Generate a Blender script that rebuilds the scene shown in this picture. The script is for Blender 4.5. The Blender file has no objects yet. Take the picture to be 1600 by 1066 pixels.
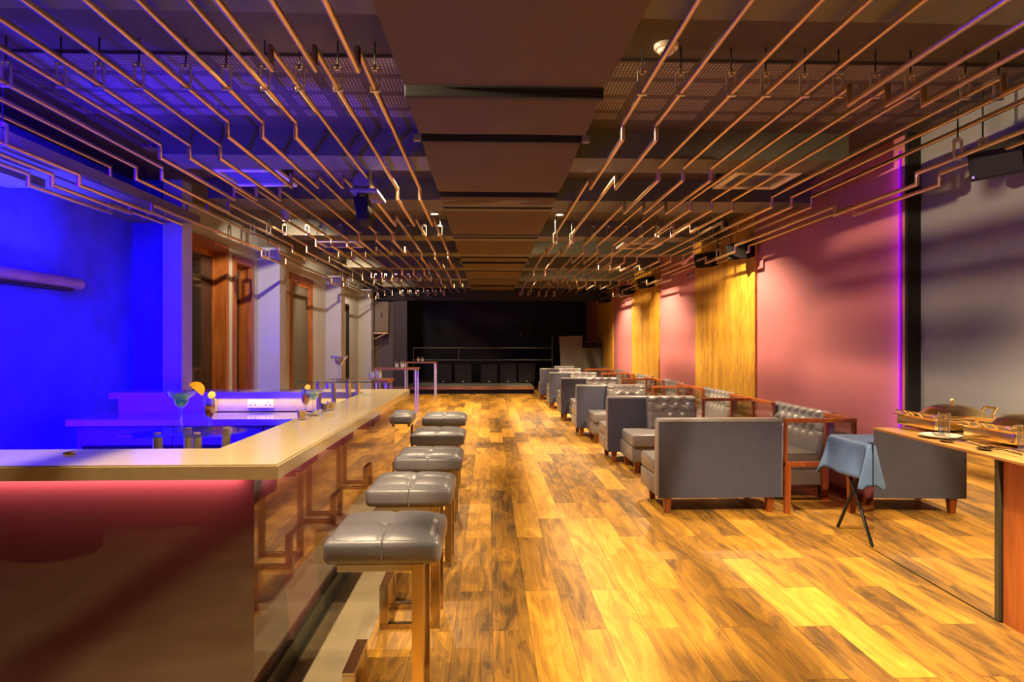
import bpy, bmesh, math, random
from mathutils import Vector, Matrix
random.seed(7)
R = math.radians
S = bpy.context.scene
C = S.collection

# ------------------------------------------------------------------ camera, view, world, big lights
cd = bpy.data.cameras.new('camera'); cam = bpy.data.objects.new('camera', cd); C.objects.link(cam)
cam.location = (0, 0, 1.45); cam.rotation_euler = (R(90), 0, R(-1.98))
cd.sensor_width = 36; cd.lens = 36 * 1040 / 1600; cd.shift_y = 0.0025; cd.clip_start = 0.05; cd.clip_end = 100
S.camera = cam
S.view_settings.view_transform = 'Standard'; S.view_settings.look = 'None'
S.view_settings.exposure = 0.0; S.view_settings.gamma = 1; S.view_settings.use_curve_mapping = False
S.cycles.use_denoising = True
S.cycles.max_bounces = 8; S.cycles.diffuse_bounces = 4; S.cycles.glossy_bounces = 4; S.cycles.transparent_max_bounces = 16
S.cycles.sample_clamp_indirect = 6; S.cycles.caustics_reflective = False; S.cycles.caustics_refractive = False
w = bpy.data.worlds.new('world'); S.world = w; w.use_nodes = True
w.node_tree.nodes['Background'].inputs[0].default_value = (0.02, 0.016, 0.012, 1)
w.node_tree.nodes['Background'].inputs[1].default_value = 1.0

CEIL = 3.17
WARM = (1.0, 0.74, 0.44)
# recessed downlights: (x, y, watts) in the ceiling, above the pipes
DOWN = [(0.94, y, e, 132) for y, e in ((2.25, 110), (6.2, 230), (8.85, 330), (12.6, 360), (16.2, 420))] + \
       [(-0.72, y, e, 112) for y, e in ((2.25, 430), (6.2, 360), (8.85, 330), (12.55, 330), (16.2, 330))] + \
       [(-2.5, y, e, 112) for y, e in ((8.3, 210), (12.3, 190), (16.2, 130))] + \
       [(2.365, y, e, c_) for y, e, c_ in ((2.25, 1150, 124), (6.2, 280, 112), (8.5, 580, 132), (12.6, 640, 132), (16.2, 680, 132))]
def lamp(name, kind, loc, energy, color, **k):
    d = bpy.data.lights.new(name, kind); d.energy = energy; d.color = color
    for a, b in k.items(): setattr(d, a, b)
    o = bpy.data.objects.new(name, d); C.objects.link(o); o.location = loc
    return o
def aim(o, target):
    o.rotation_euler = (Vector(target) - o.location).to_track_quat('-Z', 'Y').to_euler()
for x, y, e, cone in DOWN:
    o = lamp('downlight_beam', 'SPOT', (x, y, CEIL - (0.215 if x < -2 else 0.03)), e, WARM, spot_size=R(cone), spot_blend=0.5, shadow_soft_size=0.013)
    if x < -2: aim(o, (-3.3, y + 2.6, 0.9))   # turned towards the pilasters
# track spot over the bar, and two small spots over the stage deck
o = lamp('track_beam', 'SPOT', (-1.70, 2.5, 3.0), 150, WARM, spot_size=R(118), spot_blend=0.4, shadow_soft_size=0.013); aim(o, (0.3, 4.6, 0.4))
for y, e in ((3.9, 900), (10.2, 700), (14.3, 700)):
    o = lamp('added_wall_spot', 'SPOT', (-1.55, y, 3.05), e, WARM, spot_size=R(56), spot_blend=0.4, shadow_soft_size=0.02); aim(o, (3.4, y + 0.6, 1.15))  # added spots without fittings, throwing pipe shadows onto the right wall
for x in (-1.3, 0.9): lamp('stage_beam', 'SPOT', (x, 20.5, 3.0), 90, (1.0, 0.8, 0.55), spot_size=R(46), spot_blend=0.3, shadow_soft_size=0.02)
# blue LED strips and uplights of the bar alcove, plus an added wall wash
o = lamp('blue_bar_strip', 'AREA', (-3.05, 3.05, 0.80), 40, (0.02, 0.0, 1.0), shape='RECTANGLE', size=1.0, size_y=0.06, spread=R(64))
aim(o, (-3.75, 6.0, 0.9))
o = lamp('blue_shelf_strip', 'AREA', (-3.64, 4.3, 2.06), 60, (0.05, 0.04, 1.0), shape='RECTANGLE', size=0.05, size_y=3.0, spread=R(105))
o.rotation_euler = (R(180), R(12), 0)
o = lamp('added_blue_wash', 'AREA', (-2.7, 3.2, 2.60), 430, (0.02, 0.0, 1.0), shape='RECTANGLE', size=0.1, size_y=2.6, spread=R(110))  # added light panel, hung on no fitting, turning the alcove wall blue
aim(o, (-3.75, 4.8, 1.3))
o = lamp('blue_par', 'SPOT', (-2.7, 4.3, 0.8), 650, (0.02, 0.0, 1.0), spot_size=R(54), spot_blend=0.3, shadow_soft_size=0.03); aim(o, (-2.0, 5.25, 3.0))
o = lamp('blue_par', 'SPOT', (-2.6, 3.9, 0.8), 330, (0.02, 0.0, 1.0), spot_size=R(38), spot_blend=0.2, shadow_soft_size=0.03); aim(o, (-2.5, 4.4, 3.1))
# pink strips under the counter overhang, warm strip in the back bar recess, purple strip at the panel edge
o = lamp('pink_front_strip', 'AREA', (-2.2, 2.572, 0.944), 12, (1.0, 0.38, 0.44), shape='RECTANGLE', size=2.5, size_y=0.015)
o.rotation_euler = (R(40), 0, 0)
o = lamp('pink_side_strip', 'AREA', (-0.86, 4.5, 0.944), 3.0, (1.0, 0.3, 0.5), shape='RECTANGLE', size=0.012, size_y=3.6, spread=R(70))
o.rotation_euler = (0, R(35), 0)
o = lamp('warm_recess_strip', 'AREA', (-1.87, 6.22, 0.945), 2.4, (1.0, 0.64, 0.2), shape='RECTANGLE', size=1.4, size_y=0.02)
o = lamp('purple_edge_strip', 'AREA', (3.36, 5.38, 1.6), 2.2, (0.42, 0.0, 1.0), shape='RECTANGLE', size=0.03, size_y=2.8, spread=R(100))
aim(o, (3.42, 5.55, 1.6))

# ------------------------------------------------------------------ materials
def nt(name):
    m = bpy.data.materials.new(name); m.use_nodes = True
    t = m.node_tree; b = t.nodes['Principled BSDF']
    return m, t, b
def mat(name, col, rough=0.5, metal=0.0, noise=0.0, nscale=6.0, bump=0.0, bscale=60.0, ior=None, coat=0.0, stretch=None, emit=None, estr=0, spec=None, sheen=0):
    m, t, b = nt(name); N = t.nodes; L = t.links
    b.inputs['Base Color'].default_value = (*col, 1); b.inputs['Roughness'].default_value = rough; b.inputs['Metallic'].default_value = metal
    if ior: b.inputs['IOR'].default_value = ior
    if coat: b.inputs['Coat Weight'].default_value = coat; b.inputs['Coat Roughness'].default_value = 0.06
    if spec is not None: b.inputs['Specular IOR Level'].default_value = spec
    if emit: b.inputs['Emission Color'].default_value = (*emit, 1); b.inputs['Emission Strength'].default_value = estr
    if noise or bump:
        tc = N.new('ShaderNodeTexCoord'); mp = N.new('ShaderNodeMapping'); L.new(tc.outputs['Object'], mp.inputs[0])
        if stretch: mp.inputs['Scale'].default_value = stretch
    if noise:
        n = N.new('ShaderNodeTexNoise'); n.inputs['Scale'].default_value = nscale; n.inputs['Detail'].default_value = 6; L.new(mp.outputs[0], n.inputs[0])
        cr = N.new('ShaderNodeValToRGB'); L.new(n.outputs[0], cr.inputs[0])
        cr.color_ramp.elements[0].position = 0.3; cr.color_ramp.elements[1].position = 0.7
        cr.color_ramp.elements[0].color = (*[c * (1 - noise) for c in col], 1); cr.color_ramp.elements[1].color = (*[min(1, c * (1 + noise)) for c in col], 1)
        L.new(cr.outputs[0], b.inputs['Base Color'])
    if bump:
        n2 = N.new('ShaderNodeTexNoise'); n2.inputs['Scale'].default_value = bscale; n2.inputs['Detail'].default_value = 4; L.new(mp.outputs[0], n2.inputs[0])
        bp = N.new('ShaderNodeBump'); bp.inputs['Strength'].default_value = bump; bp.inputs['Distance'].default_value = 0.01
        L.new(n2.outputs[0], bp.inputs['Height']); L.new(bp.outputs[0], b.inputs['Normal'])
    return m
def math_node(t, op, a=None, b=None):
    n = t.nodes.new('ShaderNodeMath'); n.operation = op
    for i, v in enumerate((a, b)):
        if v is None: continue
        if isinstance(v, (int, float)): n.inputs[i].default_value = v
        else: t.links.new(v, n.inputs[i])
    return n.outputs[0]

def glassy(name, tint=(1, 1, 1), ior=1.45, rough=0.0, p=5.0, base=0.04):
    m = bpy.data.materials.new(name); m.use_nodes = True; t = m.node_tree; N = t.nodes; L = t.links
    N.clear(); out = N.new('ShaderNodeOutputMaterial'); mx = N.new('ShaderNodeMixShader'); fr = math_node(t, 'ADD', math_node(t, 'MULTIPLY', math_node(t, 'POWER', N.new('ShaderNodeLayerWeight').outputs['Facing'], p), 0.9), base)
    tr = N.new('ShaderNodeBsdfTransparent'); tr.inputs[0].default_value = (*tint, 1); gl = N.new('ShaderNodeBsdfGlossy'); gl.inputs['Roughness'].default_value = rough
    L.new(fr, mx.inputs[0]); L.new(tr.outputs[0], mx.inputs[1]); L.new(gl.outputs[0], mx.inputs[2]); L.new(mx.outputs[0], out.inputs[0])
    return m
def liquid(name, col):
    m = bpy.data.materials.new(name); m.use_nodes = True; t = m.node_tree; N = t.nodes; L = t.links
    b = N['Principled BSDF']; b.inputs['Base Color'].default_value = (*col, 1); b.inputs['Roughness'].default_value = 0.05
    tr = N.new('ShaderNodeBsdfTransparent'); tr.inputs[0].default_value = (*[min(1, c + 0.05) for c in col], 1)
    mx = N.new('ShaderNodeMixShader'); mx.inputs[0].default_value = 0.75
    L.new(tr.outputs[0], mx.inputs[1]); L.new(b.outputs[0], mx.inputs[2]); L.new(mx.outputs[0], N['Material Output'].inputs[0])
    return m

def wood_floor():
    m, t, b = nt('plank_floor'); N = t.nodes; L = t.links
    tc = N.new('ShaderNodeTexCoord'); sp = N.new('ShaderNodeSeparateXYZ'); L.new(tc.outputs['Object'], sp.inputs[0])
    W, LEN = 0.193, 1.07
    row = math_node(t, 'FLOOR', math_node(t, 'DIVIDE', math_node(t, 'ADD', sp.outputs[0], 5.0), W))
    fx = math_node(t, 'FRACT', math_node(t, 'DIVIDE', math_node(t, 'ADD', sp.outputs[0], 5.0), W))
    off = math_node(t, 'MULTIPLY', math_node(t, 'MODULO', row, 2.0), 0.5)
    ty = math_node(t, 'ADD', math_node(t, 'DIVIDE', math_node(t, 'ADD', sp.outputs[1], 10.55), LEN), off)
    col_i = math_node(t, 'FLOOR', ty); fy = math_node(t, 'FRACT', ty)
    cmb = N.new('ShaderNodeCombineXYZ'); L.new(row, cmb.inputs[0]); L.new(col_i, cmb.inputs[1])
    wn = N.new('ShaderNodeTexWhiteNoise'); wn.noise_dimensions = '2D'; L.new(cmb.outputs[0], wn.inputs['Vector'])
    # grain, shifted per plank
    sc = N.new('ShaderNodeVectorMath'); sc.operation = 'MULTIPLY'; L.new(wn.outputs['Color'], sc.inputs[0]); sc.inputs[1].default_value = (37, 91, 13)
    st = N.new('ShaderNodeVectorMath'); st.operation = 'MULTIPLY'; L.new(tc.outputs['Object'], st.inputs[0]); st.inputs[1].default_value = (9.0, 1.6, 1.0)
    ad = N.new('ShaderNodeVectorMath'); L.new(st.outputs[0], ad.inputs[0]); L.new(sc.outputs[0], ad.inputs[1])
    g = N.new('ShaderNodeTexNoise'); g.inputs['Scale'].default_value = 1.0; g.inputs['Detail'].default_value = 5; g.inputs['Distortion'].default_value = 1.4; L.new(ad.outputs[0], g.inputs[0])
    wv = math_node(t, 'FRACT', math_node(t, 'MULTIPLY', g.outputs[0], 9.0))
    wv = math_node(t, 'ABSOLUTE', math_node(t, 'SUBTRACT', wv, 0.5))
    fine = N.new('ShaderNodeTexNoise'); fine.inputs['Scale'].default_value = 1.0; fine.inputs['Detail'].default_value = 4
    st2 = N.new('ShaderNodeVectorMath'); st2.operation = 'MULTIPLY'; L.new(ad.outputs[0], st2.inputs[0]); st2.inputs[1].default_value = (9, 1.5, 1); L.new(st2.outputs[0], fine.inputs[0])
    f = math_node(t, 'ADD', math_node(t, 'MULTIPLY', wn.outputs['Value'], 0.34), math_node(t, 'MULTIPLY', g.outputs[0], 0.75))
    f = math_node(t, 'ADD', f, math_node(t, 'MULTIPLY', wv, 0.16))
    f = math_node(t, 'ADD', f, math_node(t, 'MULTIPLY', math_node(t, 'SUBTRACT', fine.outputs[0], 0.5), 0.35))
    cr = N.new('ShaderNodeValToRGB'); L.new(f, cr.inputs[0]); e = cr.color_ramp.elements
    e[0].position = 0.30; e[0].color = (0.10, 0.055, 0.018, 1); e[1].position = 0.86; e[1].color = (0.70, 0.37, 0.052, 1)
    x = e.new(0.46); x.color = (0.25, 0.125, 0.024, 1); x = e.new(0.66); x.color = (0.48, 0.235, 0.028, 1)
    # joints
    ex = math_node(t, 'MINIMUM', fx, math_node(t, 'SUBTRACT', 1.0, fx)); ey = math_node(t, 'MINIMUM', fy, math_node(t, 'SUBTRACT', 1.0, fy))
    jx = math_node(t, 'LESS_THAN', ex, 0.010); jy = math_node(t, 'LESS_THAN', ey, 0.0022)
    j = math_node(t, 'MAXIMUM', jx, jy)
    mx = N.new('ShaderNodeMix'); mx.data_type = 'RGBA'; L.new(math_node(t, 'MULTIPLY', j, 0.6), mx.inputs[0]); L.new(cr.outputs[0], mx.inputs[6]); mx.inputs[7].default_value = (0.05, 0.028, 0.008, 1)
    L.new(mx.outputs[2], b.inputs['Base Color'])
    b.inputs['Roughness'].default_value = 0.45; b.inputs['Specular IOR Level'].default_value = 0.35
    return m
def grain_wood(name, c0, c1, rough=0.35, stretch=(14, 14, 1.2), coat=0.2):
    m, t, b = nt(name); N = t.nodes; L = t.links
    tc = N.new('ShaderNodeTexCoord'); mp = N.new('ShaderNodeMapping'); L.new(tc.outputs['Object'], mp.inputs[0]); mp.inputs['Scale'].default_value = stretch
    n = N.new('ShaderNodeTexNoise'); n.inputs['Scale'].default_value = 1.5; n.inputs['Detail'].default_value = 7; n.inputs['Distortion'].default_value = 0.6; L.new(mp.outputs[0], n.inputs[0])
    cr = N.new('ShaderNodeValToRGB'); L.new(n.outputs[0], cr.inputs[0]); e = cr.color_ramp.elements
    e[0].position = 0.3; e[0].color = (*c0, 1); e[1].position = 0.72; e[1].color = (*c1, 1)
    L.new(cr.outputs[0], b.inputs['Base Color']); b.inputs['Roughness'].default_value = rough; b.inputs['Coat Weight'].default_value = coat
    return m
def perforated():
    m, t, b = nt('perforated_panel'); N = t.nodes; L = t.links
    tc = N.new('ShaderNodeTexCoord'); sp = N.new('ShaderNodeSeparateXYZ'); L.new(tc.outputs['Object'], sp.inputs[0])
    T = 0.297; n = 10.0
    def dots(v):
        u = math_node(t, 'FRACT', math_node(t, 'DIVIDE', math_node(t, 'ADD', v, 10.0), T))
        a = math_node(t, 'MULTIPLY', math_node(t, 'SUBTRACT', u, 0.12), n / 0.76)
        ins = math_node(t, 'MULTIPLY', math_node(t, 'GREATER_THAN', a, 0.0), math_node(t, 'LESS_THAN', a, n))
        return math_node(t, 'SUBTRACT', math_node(t, 'FRACT', a), 0.5), ins
    dx, ix = dots(sp.outputs[0]); dy, iy = dots(sp.outputs[1])
    d = math_node(t, 'SQRT', math_node(t, 'ADD', math_node(t, 'MULTIPLY', dx, dx), math_node(t, 'MULTIPLY', dy, dy)))
    k = math_node(t, 'MULTIPLY', math_node(t, 'LESS_THAN', d, 0.30), math_node(t, 'MULTIPLY', ix, iy))
    mx = N.new('ShaderNodeMix'); mx.data_type = 'RGBA'; L.new(k, mx.inputs[0]); mx.inputs[6].default_value = (0.065, 0.045, 0.045, 1); mx.inputs[7].default_value = (0.42, 0.34, 0.27, 1)
    L.new(mx.outputs[2], b.inputs['Base Color']); b.inputs['Roughness'].default_value = 0.7
    return m
def bark_panel():
    m, t, b = nt('veneer_panel'); N = t.nodes; L = t.links
    tc = N.new('ShaderNodeTexCoord'); mp = N.new('ShaderNodeMapping'); L.new(tc.outputs['Object'], mp.inputs[0]); mp.inputs['Scale'].default_value = (60, 60, 5)
    n = N.new('ShaderNodeTexNoise'); n.inputs['Scale'].default_value = 1.0; n.inputs['Detail'].default_value = 8; n.inputs['Roughness'].default_value = 0.75; L.new(mp.outputs[0], n.inputs[0])
    mp2 = N.new('ShaderNodeMapping'); L.new(tc.outputs['Object'], mp2.inputs[0]); mp2.inputs['Scale'].default_value = (6, 6, 0.8)
    n2 = N.new('ShaderNodeTexNoise'); n2.inputs['Scale'].default_value = 1.0; n2.inputs['Detail'].default_value = 4; L.new(mp2.outputs[0], n2.inputs[0])
    f = math_node(t, 'ADD', math_node(t, 'MULTIPLY', n.outputs[0], 0.75), math_node(t, 'MULTIPLY', n2.outputs[0], 0.25))
    cr = N.new('ShaderNodeValToRGB'); L.new(f, cr.inputs[0]); e = cr.color_ramp.elements
    e[0].position = 0.36; e[0].color = (0.16, 0.075, 0.012, 1); e[1].position = 0.58; e[1].color = (0.78, 0.40, 0.04, 1)
    L.new(cr.outputs[0], b.inputs['Base Color']); b.inputs['Roughness'].default_value = 0.5
    bp = N.new('ShaderNodeBump'); bp.inputs['Strength'].default_value = 0.35; bp.inputs['Distance'].default_value = 0.004; L.new(n.outputs[0], bp.inputs['Height']); L.new(bp.outputs[0], b.inputs['Normal'])
    return m

M = dict(
    floor=wood_floor(), tile=mat('grey_tile', (0.30, 0.235, 0.12), 0.45, noise=0.25, nscale=3),
    perf=perforated(), veneer=bark_panel(),
    ceil=mat('ceiling_paint', (0.068, 0.050, 0.034), 0.8, noise=0.15, nscale=2),
    beam=mat('beam_paint', (0.115, 0.112, 0.082), 0.6, noise=0.1, nscale=2),
    concrete=mat('alcove_plaster', (0.07, 0.07, 0.5), 0.8, noise=0.22, nscale=3.2, bump=0.3, bscale=25),  # blue of the LED light put into the plaster colour
    greywall=mat('grey_wall', (0.22, 0.215, 0.215), 0.6, noise=0.06, nscale=1.5),
    pilaster=mat('pilaster_paint', (0.46, 0.50, 0.53), 0.55, noise=0.04, nscale=2),
    cream=mat('cream_wall', (0.52, 0.47, 0.38), 0.6),
    purple=mat('mauve_wall', (0.50, 0.165, 0.175), 0.55, noise=0.05, nscale=1.2, bump=0.05, bscale=200),
    soffit=mat('soffit_paint', (0.16, 0.14, 0.13), 0.7),
    dark=mat('charcoal', (0.02, 0.019, 0.018), 0.6, spec=0.25), black=mat('black_stage', (0.006, 0.006, 0.006), 0.7, noise=0.3, nscale=3),
    blackgloss=mat('black_plastic', (0.010, 0.009, 0.009), 0.6, bump=0.1, bscale=300, spec=0.15),
    brass=mat('brushed_brass', (0.82, 0.60, 0.36), 0.3, 1.0, bump=0.03, bscale=80),
    steelgold=mat('frame_metal', (0.46, 0.37, 0.27), 0.16, 1.0), chrome=mat('chrome', (0.8, 0.78, 0.75), 0.08, 1.0), 
    gold=mat('polished_gold', (1.0, 0.74, 0.32), 0.24, 1.0), strap=mat('hanger_steel', (0.75, 0.68, 0.55), 0.38, 1.0),
    canopy=mat('canopy_fabric', (0.092, 0.060, 0.018), 0.85, noise=0.08, nscale=4, bump=0.2, bscale=250),
    counter=mat('counter_stone', (0.56, 0.45, 0.26), 0.18, noise=0.05, nscale=25, coat=0.3), counteredge=mat('counter_edge', (0.34, 0.27, 0.15), 0.3),
    lacquer=mat('brown_lacquer', (0.11, 0.034, 0.034), 0.035, ior=2.1), plinth=mat('plinth_metal', (0.05, 0.05, 0.03), 0.35),
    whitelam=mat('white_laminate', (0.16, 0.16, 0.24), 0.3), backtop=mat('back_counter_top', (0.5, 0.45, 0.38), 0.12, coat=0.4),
    leather=mat('grey_leather', (0.14, 0.138, 0.16), 0.33, noise=0.1, nscale=5, bump=0.10, bscale=220, spec=0.55),
    leather2=mat('sofa_leather', (0.19, 0.178, 0.185), 0.28, noise=0.06, nscale=5, bump=0.06, bscale=220), 
    sofaback=mat('sofa_fabric', (0.056, 0.058, 0.100), 0.65, noise=0.08, nscale=9, bump=0.25, bscale=500),
    redwood=grain_wood('red_wood', (0.17, 0.035, 0.008), (0.36, 0.09, 0.018)), orangewood=grain_wood('orange_wood', (0.24, 0.055, 0.012), (0.46, 0.125, 0.025), 0.3),
    frame=grain_wood('frame_wood', (0.22, 0.06, 0.015), (0.42, 0.15, 0.035)), tablewood=grain_wood('table_wood', (0.14, 0.045, 0.015), (0.26, 0.10, 0.035), stretch=(1.5, 14, 14)),
    greysteel=mat('dull_steel', (0.25, 0.24, 0.22), 0.35, 1.0), topwood=grain_wood('buffet_top', (0.42, 0.22, 0.06), (0.62, 0.36, 0.11), 0.3, (14, 1.5, 14)), mirror=mat('mirror', (0.86, 0.83, 0.76), 0.0, 1.0), glass=glassy('clear_glass', (0.95, 0.97, 0.98), p=1.8, base=0.10), pane=glassy('pane_glass', (0.92, 0.9, 0.86)), tglass=glassy('table_glass', (0.75, 0.9, 0.88), 1.6),
    darkglass=mat('dark_glass', (0.03, 0.022, 0.022), 0.06, ior=1.7), mesh=mat('grey_blind', (0.11, 0.10, 0.08), 0.6, noise=0.2, nscale=4, stretch=(1, 1, 30)),
    cloth=mat('blue_cloth', (0.09, 0.165, 0.33), 0.55, noise=0.12, nscale=8, bump=0.15, bscale=400, sheen=1),
    white=mat('white_plastic', (0.8, 0.75, 0.66), 0.4), china=mat('white_china', (0.8, 0.74, 0.6), 0.15), brasspost=mat('brass_post', (0.8, 0.58, 0.28), 0.45, 1.0),
    blue=liquid('blue_drink', (0.08, 0.75, 1.0)), red=liquid('red_drink', (0.65, 0.07, 0.03)), amber=liquid('amber_drink', (0.75, 0.42, 0.04)), brown=liquid('brown_drink', (0.2, 0.05, 0.015)), ice=glassy('ice', (0.85, 0.92, 0.95), p=1.5, base=0.25),
    orange=mat('orange_flesh', (0.9, 0.42, 0.03), 0.4, noise=0.15, nscale=40), lemon=mat('lemon_flesh', (0.9, 0.65, 0.15), 0.4, noise=0.1, nscale=40), 
    bamboo=mat('bamboo', (0.42, 0.28, 0.16), 0.3, noise=0.15, nscale=4), dj=mat('dj_grey', (0.17, 0.155, 0.125), 0.6), 
    lens=mat('lit_lens', (1, 0.9, 0.7), 0.3, emit=(1.0, 0.86, 0.6), estr=14), pinkled=mat('pink_led', (1, 0.4, 0.4), 0.5, emit=(1.0, 0.25, 0.28), estr=3.0), purpleled=mat('purple_led', (0.4, 0, 1), 0.5, emit=(0.33, 0.0, 1.0), estr=0.08), warmled=mat('warm_led', (1, 0.8, 0.5), 0.5, emit=(1.0, 0.75, 0.4), estr=3.0),
)

# ------------------------------------------------------------------ mesh helpers
class MB:
    def __init__(s): s.bm = bmesh.new()
    def add(s, b):
        me = bpy.data.meshes.new('t'); b.to_mesh(me); b.free(); s.bm.from_mesh(me); bpy.data.meshes.remove(me); return s
    def box(s, x0, x1, y0, y1, z0, z1, bev=0.0, seg=2, rot=None, piv=None):
        b = bmesh.new(); bmesh.ops.create_cube(b, size=1)
        bmesh.ops.scale(b, vec=(x1 - x0, y1 - y0, z1 - z0), verts=b.verts); bmesh.ops.translate(b, vec=((x0 + x1) / 2, (y0 + y1) / 2, (z0 + z1) / 2), verts=b.verts)
        if bev: bmesh.ops.bevel(b, geom=list(b.edges), offset=bev, segments=seg, profile=0.5, affect='EDGES')
        if rot: bmesh.ops.rotate(b, cent=piv or ((x0 + x1) / 2, (y0 + y1) / 2, (z0 + z1) / 2), matrix=rot, verts=b.verts)
        return s.add(b)
    def hexa(s, p, bev=0.0, seg=2):   # bottom 4 (ccw) + top 4
        b = bmesh.new(); v = [b.verts.new(q) for q in p]
        for f in ((3, 2, 1, 0), (4, 5, 6, 7), (0, 1, 5, 4), (1, 2, 6, 5), (2, 3, 7, 6), (3, 0, 4, 7)): b.faces.new([v[i] for i in f])
        if bev: bmesh.ops.bevel(b, geom=list(b.edges), offset=bev, segments=seg, profile=0.5, affect='EDGES')
        return s.add(b)
    def tube(s, pts, r, n=10, closed=False):
        pts = [Vector(p) for p in pts]; b = bmesh.new(); rings = []; k = len(pts)
        for i, p in enumerate(pts):
            d0 = (p - pts[i - 1]).normalized() if (i > 0 or closed) else None
            d1 = (pts[(i + 1) % k] - p).normalized() if (i < k - 1 or closed) else None
            d = (d0 + d1).normalized() if d0 and d1 else (d0 or d1)
            sc = 1 / max(0.35, d.dot(d1 or d0))
            if not rings: 
                ref = Vector((0, 0, 1)) if abs(d.z) < 0.9 else Vector((1, 0, 0)); 
            u = d.cross(ref)
            if u.length < 1e-4: u = d.cross(Vector((1, 0, 0)))
            u.normalize(); v = d.cross(u).normalized(); ring = []
            # widen only in the bend plane
            for j in range(n):
                a = 2 * math.pi * j / n; off = u * math.cos(a) * r + v * math.sin(a) * r
                if d0 and d1 and sc > 1.01:
                    bn = (d1 - d0).normalized(); off = off + bn * off.dot(bn) * (sc - 1)
                ring.append(b.verts.new(p + off))
            rings.append(ring)
        seq = list(zip(rings, rings[1:])) + ([(rings[-1], rings[0])] if closed else [])
        for A, B in seq:
            # match ring starts
            best = min(range(n), key=lambda q: (A[0].co - pts[rings.index(A)] - (B[q].co - pts[rings.index(B)])).length)
            for j in range(n):
                try: b.faces.new((A[j], A[(j + 1) % n], B[(j + 1 + best) % n], B[(j + best) % n]))
                except ValueError: pass
        if not closed: b.faces.new(rings[0][::-1]); b.faces.new(rings[-1])
        return s.add(b)
    def lathe(s, prof, c=(0, 0, 0), n=24, sx=1, sy=1):
        b = bmesh.new(); rings = []
        for r, z in prof:
            if r < 1e-5: rings.append([b.verts.new((c[0], c[1], c[2] + z))])
            else: rings.append([b.verts.new((c[0] + sx * r * math.cos(2 * math.pi * j / n), c[1] + sy * r * math.sin(2 * math.pi * j / n), c[2] + z)) for j in range(n)])
        for A, B in zip(rings, rings[1:]):
            for j in range(n):
                q = [A[j % len(A)], A[(j + 1) % len(A)], B[(j + 1) % len(B)], B[j % len(B)]]
                q = list(dict.fromkeys(q))
                if len(q) > 2: b.faces.new(q)
        return s.add(b)
    def grid(s, f, nu, nv):
        b = bmesh.new(); V = [[b.verts.new(f(i / nu, j / nv)) for j in range(nv + 1)] for i in range(nu + 1)]
        for i in range(nu):
            for j in range(nv): b.faces.new((V[i][j], V[i + 1][j], V[i + 1][j + 1], V[i][j + 1]))
        return s.add(b)
    def prism(s, poly, z0, z1, axis='z'):
        b = bmesh.new()
        def P(a, c, h): return {'z': (a, c, h), 'y': (a, h, c), 'x': (h, a, c)}[axis]
        lo = [b.verts.new(P(a, c, z0)) for a, c in poly]; hi = [b.verts.new(P(a, c, z1)) for a, c in poly]; n = len(poly)
        b.faces.new(lo[::-1]); b.faces.new(hi)
        for i in range(n): b.faces.new((lo[i], lo[(i + 1) % n], hi[(i + 1) % n], hi[i]))
        return s.add(b)
    def build(s, name, m, parent=None, smooth=False, at=None, angle=40):
        me = bpy.data.meshes.new(name); bmesh.ops.recalc_face_normals(s.bm, faces=s.bm.faces); s.bm.to_mesh(me); s.bm.free()
        me.materials.append(M[m] if isinstance(m, str) else m)
        if smooth:
            for p in me.polygons: p.use_smooth = True
            try: me.set_sharp_from_angle(angle=R(angle))
            except Exception: pass
        o = bpy.data.objects.new(name, me); C.objects.link(o)
        if parent: o.parent = parent
        if at: o.location = at
        return o
def tag(o, label=None, cat=None, group=None, kind=None):
    for k, v in (('label', label), ('category', cat), ('group', group), ('kind', kind)):
        if v: o[k] = v
    return o
def thing(name, label, cat, loc=(0, 0, 0), rz=0.0, group=None):
    o = bpy.data.objects.new(name, None); C.objects.link(o); o.location = loc; o.rotation_euler = (0, 0, rz); o.empty_display_size = 0.05
    return tag(o, label, cat, group)
def copy_tree(o, parent=None):
    c = o.copy(); C.objects.link(c)
    if parent: c.parent = parent
    for ch in list(o.children): copy_tree(ch, c)
    return c
def dup(root, loc, rz=0.0, label=None, group=None):
    c = copy_tree(root); c.location = loc; c.rotation_euler = (0, 0, rz)
    if label: c['label'] = label
    if group: c['group'] = group
    return c
def st(o): return tag(o, kind='structure')
ORD = ['first', 'second', 'third', 'fourth', 'fifth', 'sixth', 'seventh', 'eighth', 'ninth', 'tenth', 'eleventh', 'twelfth', 'thirteenth', 'fourteenth', 'fifteenth']

# ------------------------------------------------------------------ the room shell
st(MB().box(-0.585, 3.75, -4.2, 6.62, -0.1, 0).box(-3.75, 3.75, 6.62, 24, -0.1, 0).build('floor', 'floor'))
st(MB().box(-4.0, -0.585, -4.2, 6.62, -0.1, 0).build('floor_bar', 'tile'))
st(MB().box(-4.2, 3.9, -4.2, 24, CEIL, CEIL + 0.15).build('ceiling', 'ceil'))
st(MB().box(-4.2, 3.9, -4.4, -4.2, -0.1, CEIL + 0.1).build('wall_front', 'soffit'))
st(MB().box(-4.2, 3.9, 23.4, 23.6, -0.1, CEIL + 0.1).build('wall_back', 'black'))
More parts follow.
